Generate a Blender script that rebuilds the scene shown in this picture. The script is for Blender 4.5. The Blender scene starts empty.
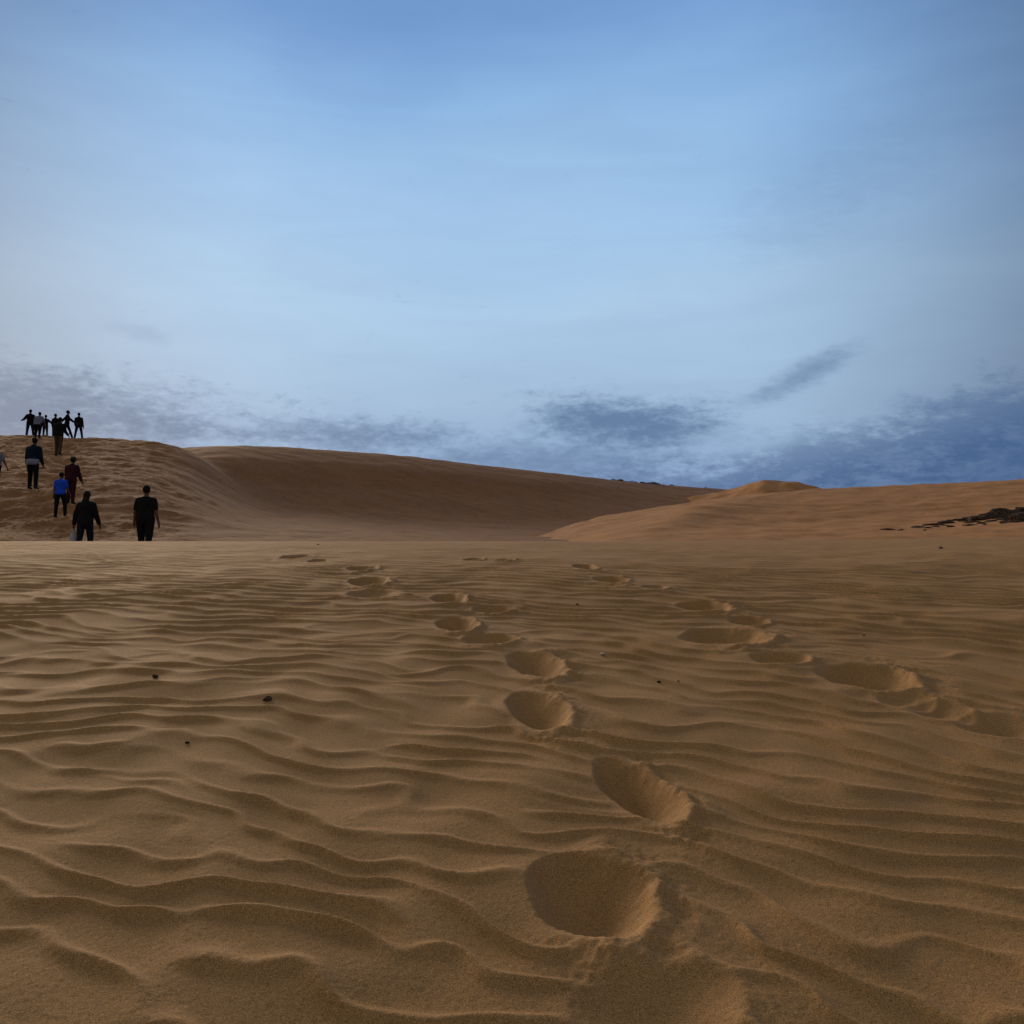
import bpy, bmesh, math, random
import numpy as np
from mathutils import Vector, Matrix

SC = bpy.context.scene
COL = SC.collection
R = math.radians
random.seed(7)

# ------------------------------------------------------------------ camera frame
F = 983.0            # focal length in photo pixels
Y0 = 570.0           # true horizon row
PITCH = math.atan((570.0 - 512.0) / 983.0)
HC = 1.2             # eye height above the sand under the camera
UP = lambda px: (px - 512.0) / F
def zpy(y, py): return HC + y * (Y0 - py) / F

# ------------------------------------------------------------------ numpy noise helpers
def rfield(n, m, seed, lo, hi):
    """periodic random field, band between lo and hi cycles per tile, unit std"""
    rng = np.random.default_rng(seed)
    f = np.fft.fft2(rng.standard_normal((n, m)))
    ky = np.fft.fftfreq(n)[:, None] * n; kx = np.fft.fftfreq(m)[None, :] * m
    k = np.sqrt(kx**2 + ky**2)
    w = np.exp(-(k / hi)**2) * (1 - np.exp(-(k / lo)**2))
    h = np.real(np.fft.ifft2(f * w))
    return (h / h.std()).astype(np.float32)

def cubic(tex, x, y):
    """periodic Catmull-Rom sample; x, y in cells"""
    n, m = tex.shape
    xi = np.floor(x).astype(np.int64); yi = np.floor(y).astype(np.int64)
    fx = (x - xi).astype(np.float32); fy = (y - yi).astype(np.float32)
    def w(t):
        return (-.5*t + t*t - .5*t**3, 1 - 2.5*t*t + 1.5*t**3, .5*t + 2*t*t - 1.5*t**3, -.5*t*t + .5*t**3)
    wx, wy = w(fx), w(fy)
    out = np.zeros(x.shape, np.float32)
    for j in range(4):
        yy = (yi + j - 1) % n
        row = np.zeros(x.shape, np.float32)
        for i in range(4):
            row += wx[i] * tex[yy, (xi + i - 1) % m]
        out += wy[j] * row
    return out

NZ = rfield(256, 256, 3, 3, 10)
NZ2 = rfield(256, 256, 4, 5, 26)
def nz(x, y, scale, off=0.0, t=None):
    t = NZ if t is None else t
    s = 256 / (6.0 * scale)
    return cubic(t, x * s + off, y * s + off * 1.7)

def sstep(a, b, x):
    t = np.clip((x - a) / (b - a), 0, 1)
    return t * t * (3 - 2 * t)

# ------------------------------------------------------------------ node helpers
class NT:
    def __init__(s, tree):
        s.t = tree; s.n = tree.nodes; s.l = tree.links
    def new(s, kind, **kw):
        n = s.n.new(kind)
        for k, v in kw.items(): setattr(n, k, v)
        return n
    def put(s, sock, v):
        if isinstance(v, bpy.types.NodeSocket): s.l.new(v, sock)
        else: sock.default_value = v
    def m(s, op, a, b=None, c=None, clamp=False):
        n = s.new('ShaderNodeMath', operation=op); n.use_clamp = clamp
        s.put(n.inputs[0], a)
        if b is not None: s.put(n.inputs[1], b)
        if c is not None: s.put(n.inputs[2], c)
        return n.outputs[0]
    def mix(s, f, a, b, blend='MIX'):
        n = s.new('ShaderNodeMix', data_type='RGBA', blend_type=blend)
        s.put(n.inputs[0], f); s.put(n.inputs[6], a); s.put(n.inputs[7], b)
        return n.outputs[2]
    def ramp(s, f, stops, interp='LINEAR'):
        n = s.new('ShaderNodeValToRGB'); n.color_ramp.interpolation = interp
        e = n.color_ramp.elements
        while len(e) < len(stops): e.new(0.5)
        for el, (p, c) in zip(e, stops):
            el.position = p; el.color = c if len(c) == 4 else (*c, 1)
        s.put(n.inputs[0], f)
        return n.outputs[0]
    def noise(s, vec, scale, detail=4, rough=.55, dist=0.0):
        n = s.new('ShaderNodeTexNoise')
        s.put(n.inputs['Vector'], vec); n.inputs['Scale'].default_value = scale
        n.inputs['Detail'].default_value = detail; n.inputs['Roughness'].default_value = rough
        n.inputs['Distortion'].default_value = dist
        return n.outputs['Fac']
    def xyz(s, x, y, z):
        n = s.new('ShaderNodeCombineXYZ')
        s.put(n.inputs[0], x); s.put(n.inputs[1], y); s.put(n.inputs[2], z)
        return n.outputs[0]
    def mr(s, v, a, b, c=0.0, d=1.0, smooth=True):
        n = s.new('ShaderNodeMapRange')
        if smooth: n.interpolation_type = 'SMOOTHSTEP'
        s.put(n.inputs[0], v)
        for i, q in enumerate((a, b, c, d)): s.put(n.inputs[i + 1], q)
        return n.outputs[0]

def lin(r, g, b):
    f = lambda c: (c/255/12.92) if c/255 <= .04045 else ((c/255 + .055)/1.055)**2.4
    return (f(r), f(g), f(b))

def sand_material(name, tone_a, tone_b, streak):
    m = bpy.data.materials.new(name); m.use_nodes = True
    t = NT(m.node_tree); bs = t.n['Principled BSDF']
    co = t.new('ShaderNodeTexCoord').outputs['Object']
    big = t.noise(co, .35, 4, .6)
    mid = t.noise(co, 5.0, 5, .65)
    grain = t.noise(co, 330.0, 2, .8)
    coarse = t.noise(co, 110.0, 4, .8)
    c = t.mix(t.mr(big, .35, .65), (*tone_a, 1), (*tone_b, 1))
    c = t.mix(t.m('MULTIPLY', t.mr(mid, .3, .7), .30), c, (tone_a[0]*.66, tone_a[1]*.64, tone_a[2]*.62, 1))
    # dark mineral grains and pale quartz grains
    c = t.mix(t.m('MULTIPLY', t.mr(grain, .50, .68), .75), c, (tone_a[0]*.30, tone_a[1]*.27, tone_a[2]*.25, 1))
    c = t.mix(t.m('MULTIPLY', t.mr(grain, .49, .32), .60), c, (min(1, tone_b[0]*1.7), min(1, tone_b[1]*1.75), min(1, tone_b[2]*1.9), 1))
    c = t.mix(t.m('MULTIPLY', t.mr(coarse, .52, .70), .5), c, (tone_a[0]*.45, tone_a[1]*.42, tone_a[2]*.42, 1))
    if streak:
        mp = t.new('ShaderNodeMapping'); t.l.new(co, mp.inputs[0])
        mp.inputs['Scale'].default_value = (1.0, 1.8, 3.0)
        st = t.noise(mp.outputs[0], 2.2, 7, .72)
        c = t.mix(t.m('MULTIPLY', t.mr(st, .42, .66), .5), c, (tone_a[0]*.5, tone_a[1]*.47, tone_a[2]*.45, 1))
    t.l.new(c, bs.inputs['Base Color'])
    bs.inputs['Roughness'].default_value = .85
    bs.inputs['Specular IOR Level'].default_value = .18
    b1 = t.new('ShaderNodeBump'); b1.inputs['Strength'].default_value = .7; b1.inputs['Distance'].default_value = .002
    t.put(b1.inputs['Height'], t.m('ADD', grain, t.m('MULTIPLY', coarse, 1.2)))
    if streak:
        b2 = t.new('ShaderNodeBump'); b2.inputs['Strength'].default_value = .8; b2.inputs['Distance'].default_value = .010
        t.put(b2.inputs['Height'], st); t.l.new(b2.outputs[0], b1.inputs['Normal'])
    t.l.new(b1.outputs[0], bs.inputs['Normal'])
    return m

def plain_material(name, col, rough=.85, var=.35, scale=30, bump=.003, spec=.2):
    m = bpy.data.materials.new(name); m.use_nodes = True
    t = NT(m.node_tree); bs = t.n['Principled BSDF']
    co = t.new('ShaderNodeTexCoord').outputs['Object']
    n = t.noise(co, scale, 5, .6)
    c = t.mix(t.mr(n, .3, .7), (*[v*(1-var) for v in col], 1), (*[min(1, v*(1+var)) for v in col], 1))
    t.l.new(c, bs.inputs['Base Color']); bs.inputs['Roughness'].default_value = rough
    bs.inputs['Specular IOR Level'].default_value = spec
    b = t.new('ShaderNodeBump'); b.inputs['Strength'].default_value = .5; b.inputs['Distance'].default_value = bump
    t.put(b.inputs['Height'], n); t.l.new(b.outputs[0], bs.inputs['Normal'])
    return m

SAND = sand_material('rippled_sand', (.435, .236, .083), (.49, .272, .100), False)
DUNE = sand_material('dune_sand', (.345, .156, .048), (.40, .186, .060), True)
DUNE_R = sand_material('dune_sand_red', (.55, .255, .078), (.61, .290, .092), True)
PLAIN = sand_material('plain_sand', (.40, .24, .11), (.44, .27, .13), True)
ROCK = plain_material('dark_rock', (.075, .050, .034), .95, .6, 9, .03, .05)
SCRUB = plain_material('dark_scrub', (.035, .032, .022), .9, .4, 6, .01)
PALE = plain_material('pale_stone', (.62, .56, .48), .7, .2, 60, .001)

# ------------------------------------------------------------------ tagging
def tag(o, label=None, cat=None, group=None, kind=None):
    if label: o['label'] = label
    if cat: o['category'] = cat
    if group: o['group'] = group
    if kind: o['kind'] = kind
    return o

def grid_mesh(name, X, Y, Z, mat):
    n, m = X.shape
    co = np.stack([X, Y, Z], -1).reshape(-1, 3).astype(np.float32)
    idx = np.arange(n * m, dtype=np.int32).reshape(n, m)
    q = np.stack([idx[:-1, :-1], idx[:-1, 1:], idx[1:, 1:], idx[1:, :-1]], -1).reshape(-1, 4)
    me = bpy.data.meshes.new(name)
    me.vertices.add(len(co)); me.vertices.foreach_set('co', co.ravel())
    me.loops.add(q.size); me.loops.foreach_set('vertex_index', q.ravel().astype(np.int32))
    me.polygons.add(len(q)); me.polygons.foreach_set('loop_start', np.arange(0, q.size, 4, dtype=np.int32))
    me.update(calc_edges=True)
    me.polygons.foreach_set('use_smooth', np.ones(len(q), bool))
    me.materials.append(mat)
    o = bpy.data.objects.new(name, me); COL.objects.link(o)
    return o

# ------------------------------------------------------------------ near dune: long profile
YH = 368.0                                  # where the near slope points
A_ = (Y0 - YH) / F
DC = 2 * HC / ((541.0 - YH) / F)            # distance of the brow
B_ = HC / DC**2
_yy = np.arange(-40, 4000, .02)
_sl = A_ - 2 * B_ * np.clip(_yy, -2, None)
_sl = np.where(_yy < DC, _sl, .5 * (_sl + np.sqrt((_sl - .002)**2 + .004**2)) + .0)
_flat = sstep(DC - 2, DC + 5, _yy)
_sl = _sl * (1 - _flat) + _flat * (-.008 * (1 - sstep(22, 26, _yy)) - .02 * sstep(26, 40, _yy) * (1 - sstep(80, 200, _yy)))
_zz = np.cumsum(_sl) * .02
_zz -= np.interp(0, _yy, _zz)
def base_z(x, y):
    z = np.interp(y, _yy, _zz)
    z = z + .010 * x * sstep(2, 12, y) * sstep(0, 9, x) * np.clip(1.6 - y / 40, 0, 1)
    return z
def d_of(px, py):
    """depth at which the sight line through a photo pixel meets the near slope"""
    d = np.arange(.6, DC, .005)
    rows = Y0 - F * (np.interp(d, _yy, _zz) - HC) / d
    i = int(np.argmin(np.abs(rows - py)))
    return float(d[i])
def at(px, py):
    d = d_of(px, py)
    return UP(px) * d, d

# ------------------------------------------------------------------ wind ripples (pattern with forks and dead ends)
RC = .015
def ripple_field(seed, spread, iters):
    n, m, lam = 1280, 2560, .165 / RC
    rng = np.random.default_rng(seed)
    ky = np.fft.fftfreq(n)[:, None]; kx = np.fft.fftfreq(m)[None, :]
    k = np.sqrt(kx**2 + ky**2) + 1e-9
    ang = np.arctan2(kx, np.abs(ky) + 1e-9)
    k0 = 1 / lam
    w = np.exp(-((k - k0) / (.20 * k0))**2) * np.exp(-(ang / spread)**2)
    h = rng.standard_normal((n, m))
    for it in range(iters):
        h = np.real(np.fft.ifft2(np.fft.fft2(h) * w))
        h = np.tanh(1.6 * h / h.std())
    H = np.fft.fft2(h) * np.exp(-((k - k0) / (.35 * k0))**2)
    an = np.fft.ifft2(H * (ky > 0) * 2)
    amp = np.abs(an); amp /= np.percentile(amp, 70)
    ph = np.angle(an)
    amp = np.clip(amp, 0, 1.15)
    ph2 = ph + .55 * np.sin(ph)                     # skewed: long windward side, short lee
    p = (.5 + .5 * np.cos(ph2))**2.2 * 2 - .68
    return (amp * p).astype(np.float32)
RIP = ripple_field(21, .68, 5)          # close by: broken, wavy crests
RIP_FAR = ripple_field(22, .34, 9)      # towards the brow: long even crests

def build_ground():
    d0 = np.linspace(-2.0, .75, 40)[:-1]
    d1 = np.geomspace(.75, 15, 1080)
    d2 = np.geomspace(15, 46, 150)[1:]
    d = np.concatenate([d0, d1, d2])
    u = np.linspace(-1, 1, 1300)
    hw = 2.0 + .68 * np.clip(d, 0, None)
    X = u[None, :] * hw[:, None]; Y = np.repeat(d[:, None], len(u), 1)
    Z = base_z(X, Y)
    # soft swells
    near = np.exp(-(np.clip(Y, 0, None) / 9.0)**2)
    Z = Z + .0045 * nz(X, Y, .6, 11) * (.35 + .65 * near) * (1 - sstep(9, 13, Y)) + .007 * nz(X, Y * .8, 3.2, 40) * (1 - sstep(7, 12, Y)) * sstep(.5, 2, Y)
    # pits: px, py, width px, height px, rotation deg, depth, rim
    pits = [
        (584, 888, 128, 104, -9, .088, .020), (631, 787, 68, 80, -12, .085, .018),
        (536, 711, 64, 44, -10, .085, .018), (534, 664, 58, 32, -10, .080, .016),
        (455, 625, 44, 19, -10, .075, .018), (448, 598, 40, 12, -8, .075, .014),
        (369, 580, 44, 11, -6, .085, .014), (361, 568, 34, 7, -4, .085, .012),
        (372, 592, 60, 9, -6, .035, .0), (492, 609, 44, 9, -6, .045, .014), (487, 640, 62, 14, -8, .040, .016),
        (296, 556, 34, 5, 0, .08, .0), (318, 560, 20, 4, 0, .06, .0),
        (474, 560, 22, 4, 0, .08, .01), (505, 561, 22, 4, 0, .08, .01),
        (584, 569, 26, 6, -4, .085, .01), (609, 581, 34, 9, -6, .085, .014), (654, 588, 30, 6, -4, .035, .01),
        (701, 606, 54, 14, -10, .085, .014), (746, 621, 40, 11, -8, .050, .012),
        (720, 637, 92, 22, -12, .085, .016), (778, 660, 62, 14, -8, .050, .014),
        (860, 677, 100, 33, -14, .095, .020), (900, 700, 60, 18, -14, .026, .008), (934, 711, 66, 22, -16, .028, .010),
        (990, 724, 90, 26, -14, .040, .008),
        (650, 1000, 200, 100, -20, .030, .006),
    ]
    rip_att = np.ones_like(Z); dz = np.zeros_like(Z)
    for (px, py, w, h, rot, dep, rim) in pits:
        cx, cy = at(px, py)
        rx = .5 * w * cy / F * .88
        rot = -1.4 * rot
        dep *= 1 + .45 * sstep(4.3, 6.0, cy); rim *= 1 + .3 * sstep(4.3, 6.0, cy)
        ry = .5 * h / (F * max(HC / cy**2 - B_, .0012))
        ry = min(ry * .85, .38)
        c, s = math.cos(R(rot)), math.sin(R(rot))
        j0, j1 = np.searchsorted(d, cy - 2.6 * max(rx, ry) - .1), np.searchsorted(d, cy + 2.6 * max(rx, ry) + .1)
        xs, ys = X[j0:j1], Y[j0:j1]
        qx, qy = xs - cx, ys - cy
        a = (qx * c + qy * s) / rx; b = (-qx * s + qy * c) / ry
        wob = 1 + .045 * nz(xs, ys, .30, 5 + px * .1) + .009 * nz(xs, ys, .09, 3 + px * .1, NZ2)
        r = np.sqrt(a * a + b * b) * wob
        t = np.clip((-.75 * a + .65 * b) * .5 + .5, 0, 1)      # 1 at the far left wall, 0 at the near right
        rc = np.clip(r, 0, 1.25)
        crisp = np.clip(1 - rc**1.5, 0, 1); soft = 1 - sstep(.0, 1.22, rc)
        k = sstep(.12, .55, t)
        dz[j0:j1] -= dep * (k * crisp + (1 - k) * soft)
        rr = np.exp(-((r - 1.16) / .20)**2)
        dz[j0:j1] += rim * rr * np.clip(1.25 - 1.5 * t, 0, 1)
        dz[j0:j1] += .3 * rim * np.exp(-((r - 1.7) / .35)**2) * np.clip(.8 - 1.4 * t, 0, 1)
        lump = np.exp(-((r - 1.35) / .45)**2) * np.clip(1.3 - 1.6 * t, 0, 1)
        dz[j0:j1] += lump * min(dep, .08) * (.018 * nz(xs, ys, .10, 7 + px * .3, NZ2) + .045 * nz(xs, ys, .22, 2 + px * .3))
        rip_att[j0:j1] *= 1 - .92 * (1 - sstep(.85, 1.5, r))
    yw = Y + .16 * X + (.26 - .14 * sstep(3, 6, Y)) * (X + np.sqrt(X * X + 1.5)) + .06 * nz(X, Y, 1.4, 70) + .022 * nz(X, Y, .42, 8) * near
    far_on = sstep(3.3, 5.6, Y + .5 * nz(X, Y, 1.0, 61))
    rp = cubic(RIP, X / RC + 400, yw / RC + 120) * (1 - far_on) + cubic(RIP_FAR, X / RC + 400, yw / RC + 120) * far_on
    ampl = .0055 * (1 + .16 * nz(X, Y, 1.3, 90) + .22 * near * nz(X, Y, .45, 17)) * (1.05 + .1 * near + .25 * sstep(3, 5, Y)) * (1 - .62 * sstep(5.8, 9.5, Y)) * (1 - sstep(12, 16, Y)) * sstep(.0, .8, Y)
    Z = Z + dz + rp * np.clip(ampl, .001, .016) * rip_att
    Z = Z + .0004 * nz(X, Y, .05, 31, NZ2) * (1 - sstep(2, 5, Y))
    o = grid_mesh('ground', X, Y, Z, SAND)
    tag(o, 'rippled sand slope crossed by two lines of footprints', 'sand', kind='structure')
    global GROUND_XYZ
    GROUND_XYZ = (d, X, Z)
    return o
build_ground()
def ground_z(x, y):
    d, X, Z = GROUND_XYZ
    i = int(np.clip(np.searchsorted(d, y), 1, len(d) - 1))
    j = int(np.argmin(np.abs(X[i] - x)))
    return float(Z[i, j])

# ------------------------------------------------------------------ dunes behind
def table_surface(cols, uu, yfrac_n):
    """cols: {px: [(depth, photo row or ('z', height)) ...]} all the same length -> sampled depth and height tables"""
    pxs = sorted(cols)
    K = len(cols[pxs[0]])
    D = np.array([[c[0] for c in cols[p]] for p in pxs], float)
    Zt = np.array([[(c[1][1] if isinstance(c[1], tuple) else zpy(c[0], c[1])) for c in cols[p]] for p in pxs], float)
    us = np.array([UP(p) for p in pxs])
    def smooth_interp(v):
        w = np.linspace(us[0], us[-1], 600)
        f = np.interp(w, us, v)
        ker = np.hanning(41); ker /= ker.sum()
        g = np.convolve(np.pad(f, 20, mode='edge'), ker, 'valid')
        return np.interp(uu, w, g)
    Dg = np.stack([smooth_interp(D[:, k]) for k in range(K)], -1)
    Zg = np.stack([smooth_interp(Zt[:, k]) for k in range(K)], -1)
    return Dg, Zg

def pchip(xk, yk, x):
    h = np.diff(xk); dl = np.diff(yk) / h
    m = np.zeros_like(yk); m[0] = dl[0]; m[-1] = dl[-1]
    for i in range(1, len(xk) - 1):
        if dl[i-1] * dl[i] > 0:
            w1 = 2*h[i] + h[i-1]; w2 = h[i] + 2*h[i-1]
            m[i] = (w1 + w2) / (w1/dl[i-1] + w2/dl[i])
    i = np.clip(np.searchsorted(xk, x) - 1, 0, len(xk) - 2)
    t = np.clip((x - xk[i]) / h[i], 0, 1)
    return ((1+2*t)*(1-t)**2*yk[i] + t*(1-t)**2*h[i]*m[i] + t*t*(3-2*t)*yk[i+1] + t*t*(t-1)*h[i]*m[i+1])

def zv(v): return ('z', v)
SLOPE = {   # the trodden slope on the left
    -500: [(20, zv(.8)), (28, 542), (30, 531), (33, 516), (36, 492), (40, 472), (48, 449), (57, 433), (64, zv(8.2)), (90, zv(2)), (130, zv(0))],
    0:    [(20, zv(.8)), (28, 542), (30, 532), (33, 516), (36, 492), (40, 473), (48, 450), (57, 436.5), (64, zv(7.9)), (90, zv(2)), (130, zv(0))],
    100:  [(20, zv(.8)), (28, 542), (30, 533), (33, 516), (36, 494), (40, 476), (48, 454), (57, 440), (64, zv(7.4)), (90, zv(2)), (130, zv(0))],
    170:  [(20, zv(.8)), (28, 543), (30, 535), (33, 520), (36, 502), (40, 484), (48, 460), (57, 444), (64, zv(6.9)), (90, zv(2)), (130, zv(0))],
    205:  [(20, zv(.7)), (28, 545), (30, 538), (33, 527), (36, 515), (40, 503), (48, 477), (57, 449), (64, zv(7.4)), (90, zv(2)), (130, zv(0))],
    250:  [(20, zv(.6)), (28, 547), (30, 541), (33, 533), (36, 527), (40, 522), (48, 514), (57, 506), (64, zv(4.0)), (90, zv(2)), (130, zv(0))],
    420:  [(20, zv(.4)), (28, 549), (30, 544), (33, 538), (36, 535), (40, 533), (48, 531), (57, 529), (64, zv(3.2)), (90, zv(1)), (130, zv(0))],
    620:  [(20, zv(.4)), (28, 551), (30, 548), (33, 545), (36, 543), (40, 541), (48, 539), (57, 537), (64, zv(2.2)), (90, zv(1)), (130, zv(0))],
    1600: [(20, zv(.3)), (28, 552), (30, 550), (33, 549), (36, 549), (40, 549), (48, 550), (57, 551), (64, zv(1.2)), (90, zv(.5)), (130, zv(0))],
}
RIDGE = {   # the long dark dune
    60:   [(30, zv(0)), (50, zv(2.0)), (56, zv(3.5)), (61, zv(4.5)), (66, zv(5.0)), (72, zv(5.4)), (90, zv(2)), (140, zv(0))],
    150:  [(30, zv(.4)), (42, zv(3.3)), (48, zv(4.8)), (55, zv(6.6)), (62, zv(8.3)), (68, zv(9.4)), (90, zv(4)), (140, zv(0))],
    205:  [(30, 545), (36, 524), (44, 505), (52, 478), (58, 454), (66, 447), (90, zv(5)), (140, zv(0))],
    280:  [(32, 545), (42, 529), (50, 517), (58, 488), (65, 458), (74, 447.5), (98, zv(5)), (145, zv(0))],
    400:  [(34, 547), (46, 532), (58, 519), (67, 492), (75, 464), (84, 456.0), (108, zv(5)), (155, zv(0))],
    560:  [(36, 550), (52, 536), (67, 525), (77, 502), (86, 480), (96, 474.5), (122, zv(4)), (170, zv(0))],
    640:  [(38, 550), (56, 538), (68, 529), (82, 508), (96, 488), (104, 483.5), (132, zv(4)), (180, zv(0))],
    730:  [(40, 552), (60, 541), (74, 530), (90, 510), (108, 493), (116, 490.0), (144, zv(4)), (190, zv(0))],
    900:  [(42, 552), (64, 545), (78, 536), (98, 516), (120, 502), (130, 500), (160, zv(3)), (210, zv(0))],
    1600: [(42, 556), (64, 552), (78, 546), (98, 530), (120, 522), (130, 522), (160, zv(2)), (210, zv(0))],
}
RIGHT = {   # the bright dune on the right
    470:  [(24, zv(-.3)), (32, zv(.5)), (38, zv(1.0)), (44, zv(1.6)), (48, zv(1.9)), (56, zv(1.0)), (80, zv(-.5))],
    540:  [(24, zv(-.2)), (32, zv(.9)), (39, 547), (45, 540), (50, 537), (58, zv(1.8)), (84, zv(-.5))],
    600:  [(24, zv(0)), (31, 546), (40, 533), (48, 522), (56, 517.5), (64, zv(2.8)), (90, zv(-.5))],
    700:  [(24, zv(.4)), (31, 544), (41, 527), (51, 510), (62, 503), (70, zv(4.0)), (98, zv(-.5))],
    740:  [(24, zv(.6)), (31, 543), (42, 525), (53, 505), (65, 497.5), (74, zv(4.6)), (104, zv(-.5))],
    820:  [(24, zv(.8)), (31, 542), (43, 523), (56, 499), (70, 490.5), (80, zv(5.2)), (112, zv(-.5))],
    940:  [(24, zv(1.0)), (31, 538), (43, 520), (57, 495), (73, 486), (84, zv(5.9)), (118, zv(-.5))],
    1024: [(24, zv(1.2)), (31, 533), (43, 516), (57, 491), (74, 482), (86, zv(6.3)), (122, zv(-.5))],
    1500: [(24, zv(1.4)), (31, 526), (43, 504), (57, 478), (75, 468), (88, zv(7.0)), (126, zv(-.5))],
}
PEAK = {
    600:  [(70, zv(1)), (80, zv(2.5)), (90, zv(4.5)), (98, zv(5.6)), (108, zv(4)), (140, zv(0))],
    680:  [(70, zv(1.5)), (80, 528), (90, 508), (98, 499), (108, zv(6)), (140, zv(0))],
    725:  [(70, zv(1.8)), (80, 524), (89, 502), (97, 491.5), (107, zv(7)), (140, zv(0))],
    762:  [(70, zv(2)), (79, 520), (87, 496), (95, 481), (106, zv(7.8)), (140, zv(0))],
    795:  [(70, zv(2)), (79, 520), (87, 497), (95, 482), (106, zv(7.6)), (140, zv(0))],
    830:  [(70, zv(2)), (80, 524), (89, 503), (97, 491), (107, zv(7)), (140, zv(0))],
    960:  [(70, zv(1)), (80, zv(3)), (90, zv(5.5)), (98, zv(6.5)), (108, zv(4.5)), (140, zv(0))],
}
class Sheet:
    def __init__(s, cols):
        s.pxs = sorted(cols); s.u0, s.u1 = UP(s.pxs[0]), UP(s.pxs[-1])
        s.uu = np.linspace(s.u0, s.u1, 500)
        s.D, s.Z = table_surface(cols, s.uu, 0)
        s.key = [pchip(s.D[i], s.Z[i], np.linspace(s.D[i][0], s.D[i][-1], 240)) for i in range(len(s.uu))]
        s.key = np.array(s.key); s.lo = s.D[:, 0]; s.hi = s.D[:, -1]
    def z(s, u, y):
        """height above any (u = x/y, y)"""
        i = np.clip((u - s.u0) / (s.u1 - s.u0) * 499, 0, 498.999)
        i0 = i.astype(int); f = i - i0
        lo = s.lo[i0]*(1-f) + s.lo[i0+1]*f; hi = s.hi[i0]*(1-f) + s.hi[i0+1]*f
        under = .22 * np.clip(lo - y, 0, None)
        t = np.clip((y - lo) / (hi - lo) * 239, 0, 238.999)
        t0 = t.astype(int); g = t - t0
        K = s.key
        return ((K[i0, t0]*(1-g) + K[i0, t0+1]*g)*(1-f) + (K[i0+1, t0]*(1-g) + K[i0+1, t0+1]*g)*f) - under
S_SLOPE, S_RIDGE, S_RIGHT, S_PEAK = Sheet(SLOPE), Sheet(RIDGE), Sheet(RIGHT), Sheet(PEAK)

def left_z(u, y):
    a = S_SLOPE.z(u, y)
    b = S_RIDGE.z(np.clip(u, S_RIDGE.u0, None), y)
    k = .22
    ridge_on = sstep(UP(40), UP(110), u)
    b = b - 6 * (1 - ridge_on)
    return .5 * (a + b + np.sqrt((a - b)**2 + k * k)) - .5 * k * np.exp(-((a-b)/1.5)**2)
def left_full(u, y):
    x = u * y
    z = left_z(u, y)
    trod = (1 - sstep(UP(150), UP(240), u))
    z = z + trod * (.010 * nz(x, y, .42, 13, NZ2) + .03 * nz(x, y, 2.4, 60))
    z = z + (1 - trod) * (.015 * nz(x, y, 3.0, 22) + .004 * nz(x, y * 2.2, .8, 9))
    # a trodden path climbing the slope
    pth = x - (-15.6 - .42 * (y - 33) + .5 * np.sin(y * .5))
    z = z - trod * .05 * np.exp(-(pth / .9)**2) * (1 + .35 * nz(x, y, .5, 44, NZ2)) * sstep(28, 31, y) * (1 - sstep(54, 58, y))
    for (qx, qy, qr, qd) in PRINTS:
        m = (np.abs(x - qx) < 3 * qr) & (np.abs(y - qy) < 3 * qr)
        if m.any():
            q = ((x[m] - qx)**2 + ((y[m] - qy) * .8)**2) / qr**2
            z[m] += qd * (-np.exp(-q) + .45 * np.exp(-((np.sqrt(q) - 1.5) / .45)**2))
    return z
_pr = random.Random(12)
PRINTS = []
for _k in range(260):
    _y = _pr.uniform(29, 56); _x = -15.6 - .42 * (_y - 33) + .5 * math.sin(_y * .5) + _pr.gauss(0, 2.2)
    PRINTS.append((_x, _y, _pr.uniform(.16, .30), _pr.uniform(.03, .07)))
def build_sheet(name, fn, u0, u1, nu, ys, mat, label):
    u = np.linspace(u0, u1, nu)
    U = np.repeat(u[None, :], len(ys), 0); Yg = np.repeat(ys[:, None], nu, 1)
    Z = fn(U, Yg)
    o = grid_mesh(name, U * Yg, Yg, Z, mat)
    tag(o, label, 'sand dune', kind='structure')
    return o
ys_l = np.concatenate([np.linspace(24, 60, 420), np.linspace(60, 120, 240)[1:], np.linspace(120, 200, 40)[1:]])
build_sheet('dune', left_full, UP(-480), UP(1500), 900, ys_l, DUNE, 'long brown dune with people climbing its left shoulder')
def right_full(u, y):
    x = u * y
    z = S_RIGHT.z(u, y)
    # a second low spur running down towards the camera
    z = z + .30 * np.exp(-((u - (UP(640) + .0042 * (y - 34))) / .045)**2) * sstep(33, 42, y) * (1 - sstep(50, 60, y))
    return z + .025 * nz(x, y, 3.2, 33) + .004 * nz(x, y * 2.0, .9, 17)
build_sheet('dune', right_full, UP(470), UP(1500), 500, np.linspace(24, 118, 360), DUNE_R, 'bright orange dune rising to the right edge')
def peak_full(u, y):
    return S_PEAK.z(u, y) + .05 * nz(u * y, y, 3.0, 51)
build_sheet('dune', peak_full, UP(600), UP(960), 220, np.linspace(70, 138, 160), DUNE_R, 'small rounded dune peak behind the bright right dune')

def build_plain():
    r = np.concatenate([[0.01], np.geomspace(4, 6000, 90)]); a = np.linspace(0, 2 * math.pi, 160)
    Rr, Aa = np.meshgrid(r, a, indexing='ij')
    X, Y = Rr * np.cos(Aa), Rr * np.sin(Aa)
    Z = -1.6 + .8 * nz(X, Y, 40, 3) * sstep(60, 300, Rr) - .4 * sstep(0, 30, Rr) - .02 * np.clip(Rr, 0, 60)
    o = grid_mesh('terrain', X, Y, Z, PLAIN)
    tag(o, 'flat sandy plain stretching out below the dunes', 'sand', kind='structure')
build_plain()

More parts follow.
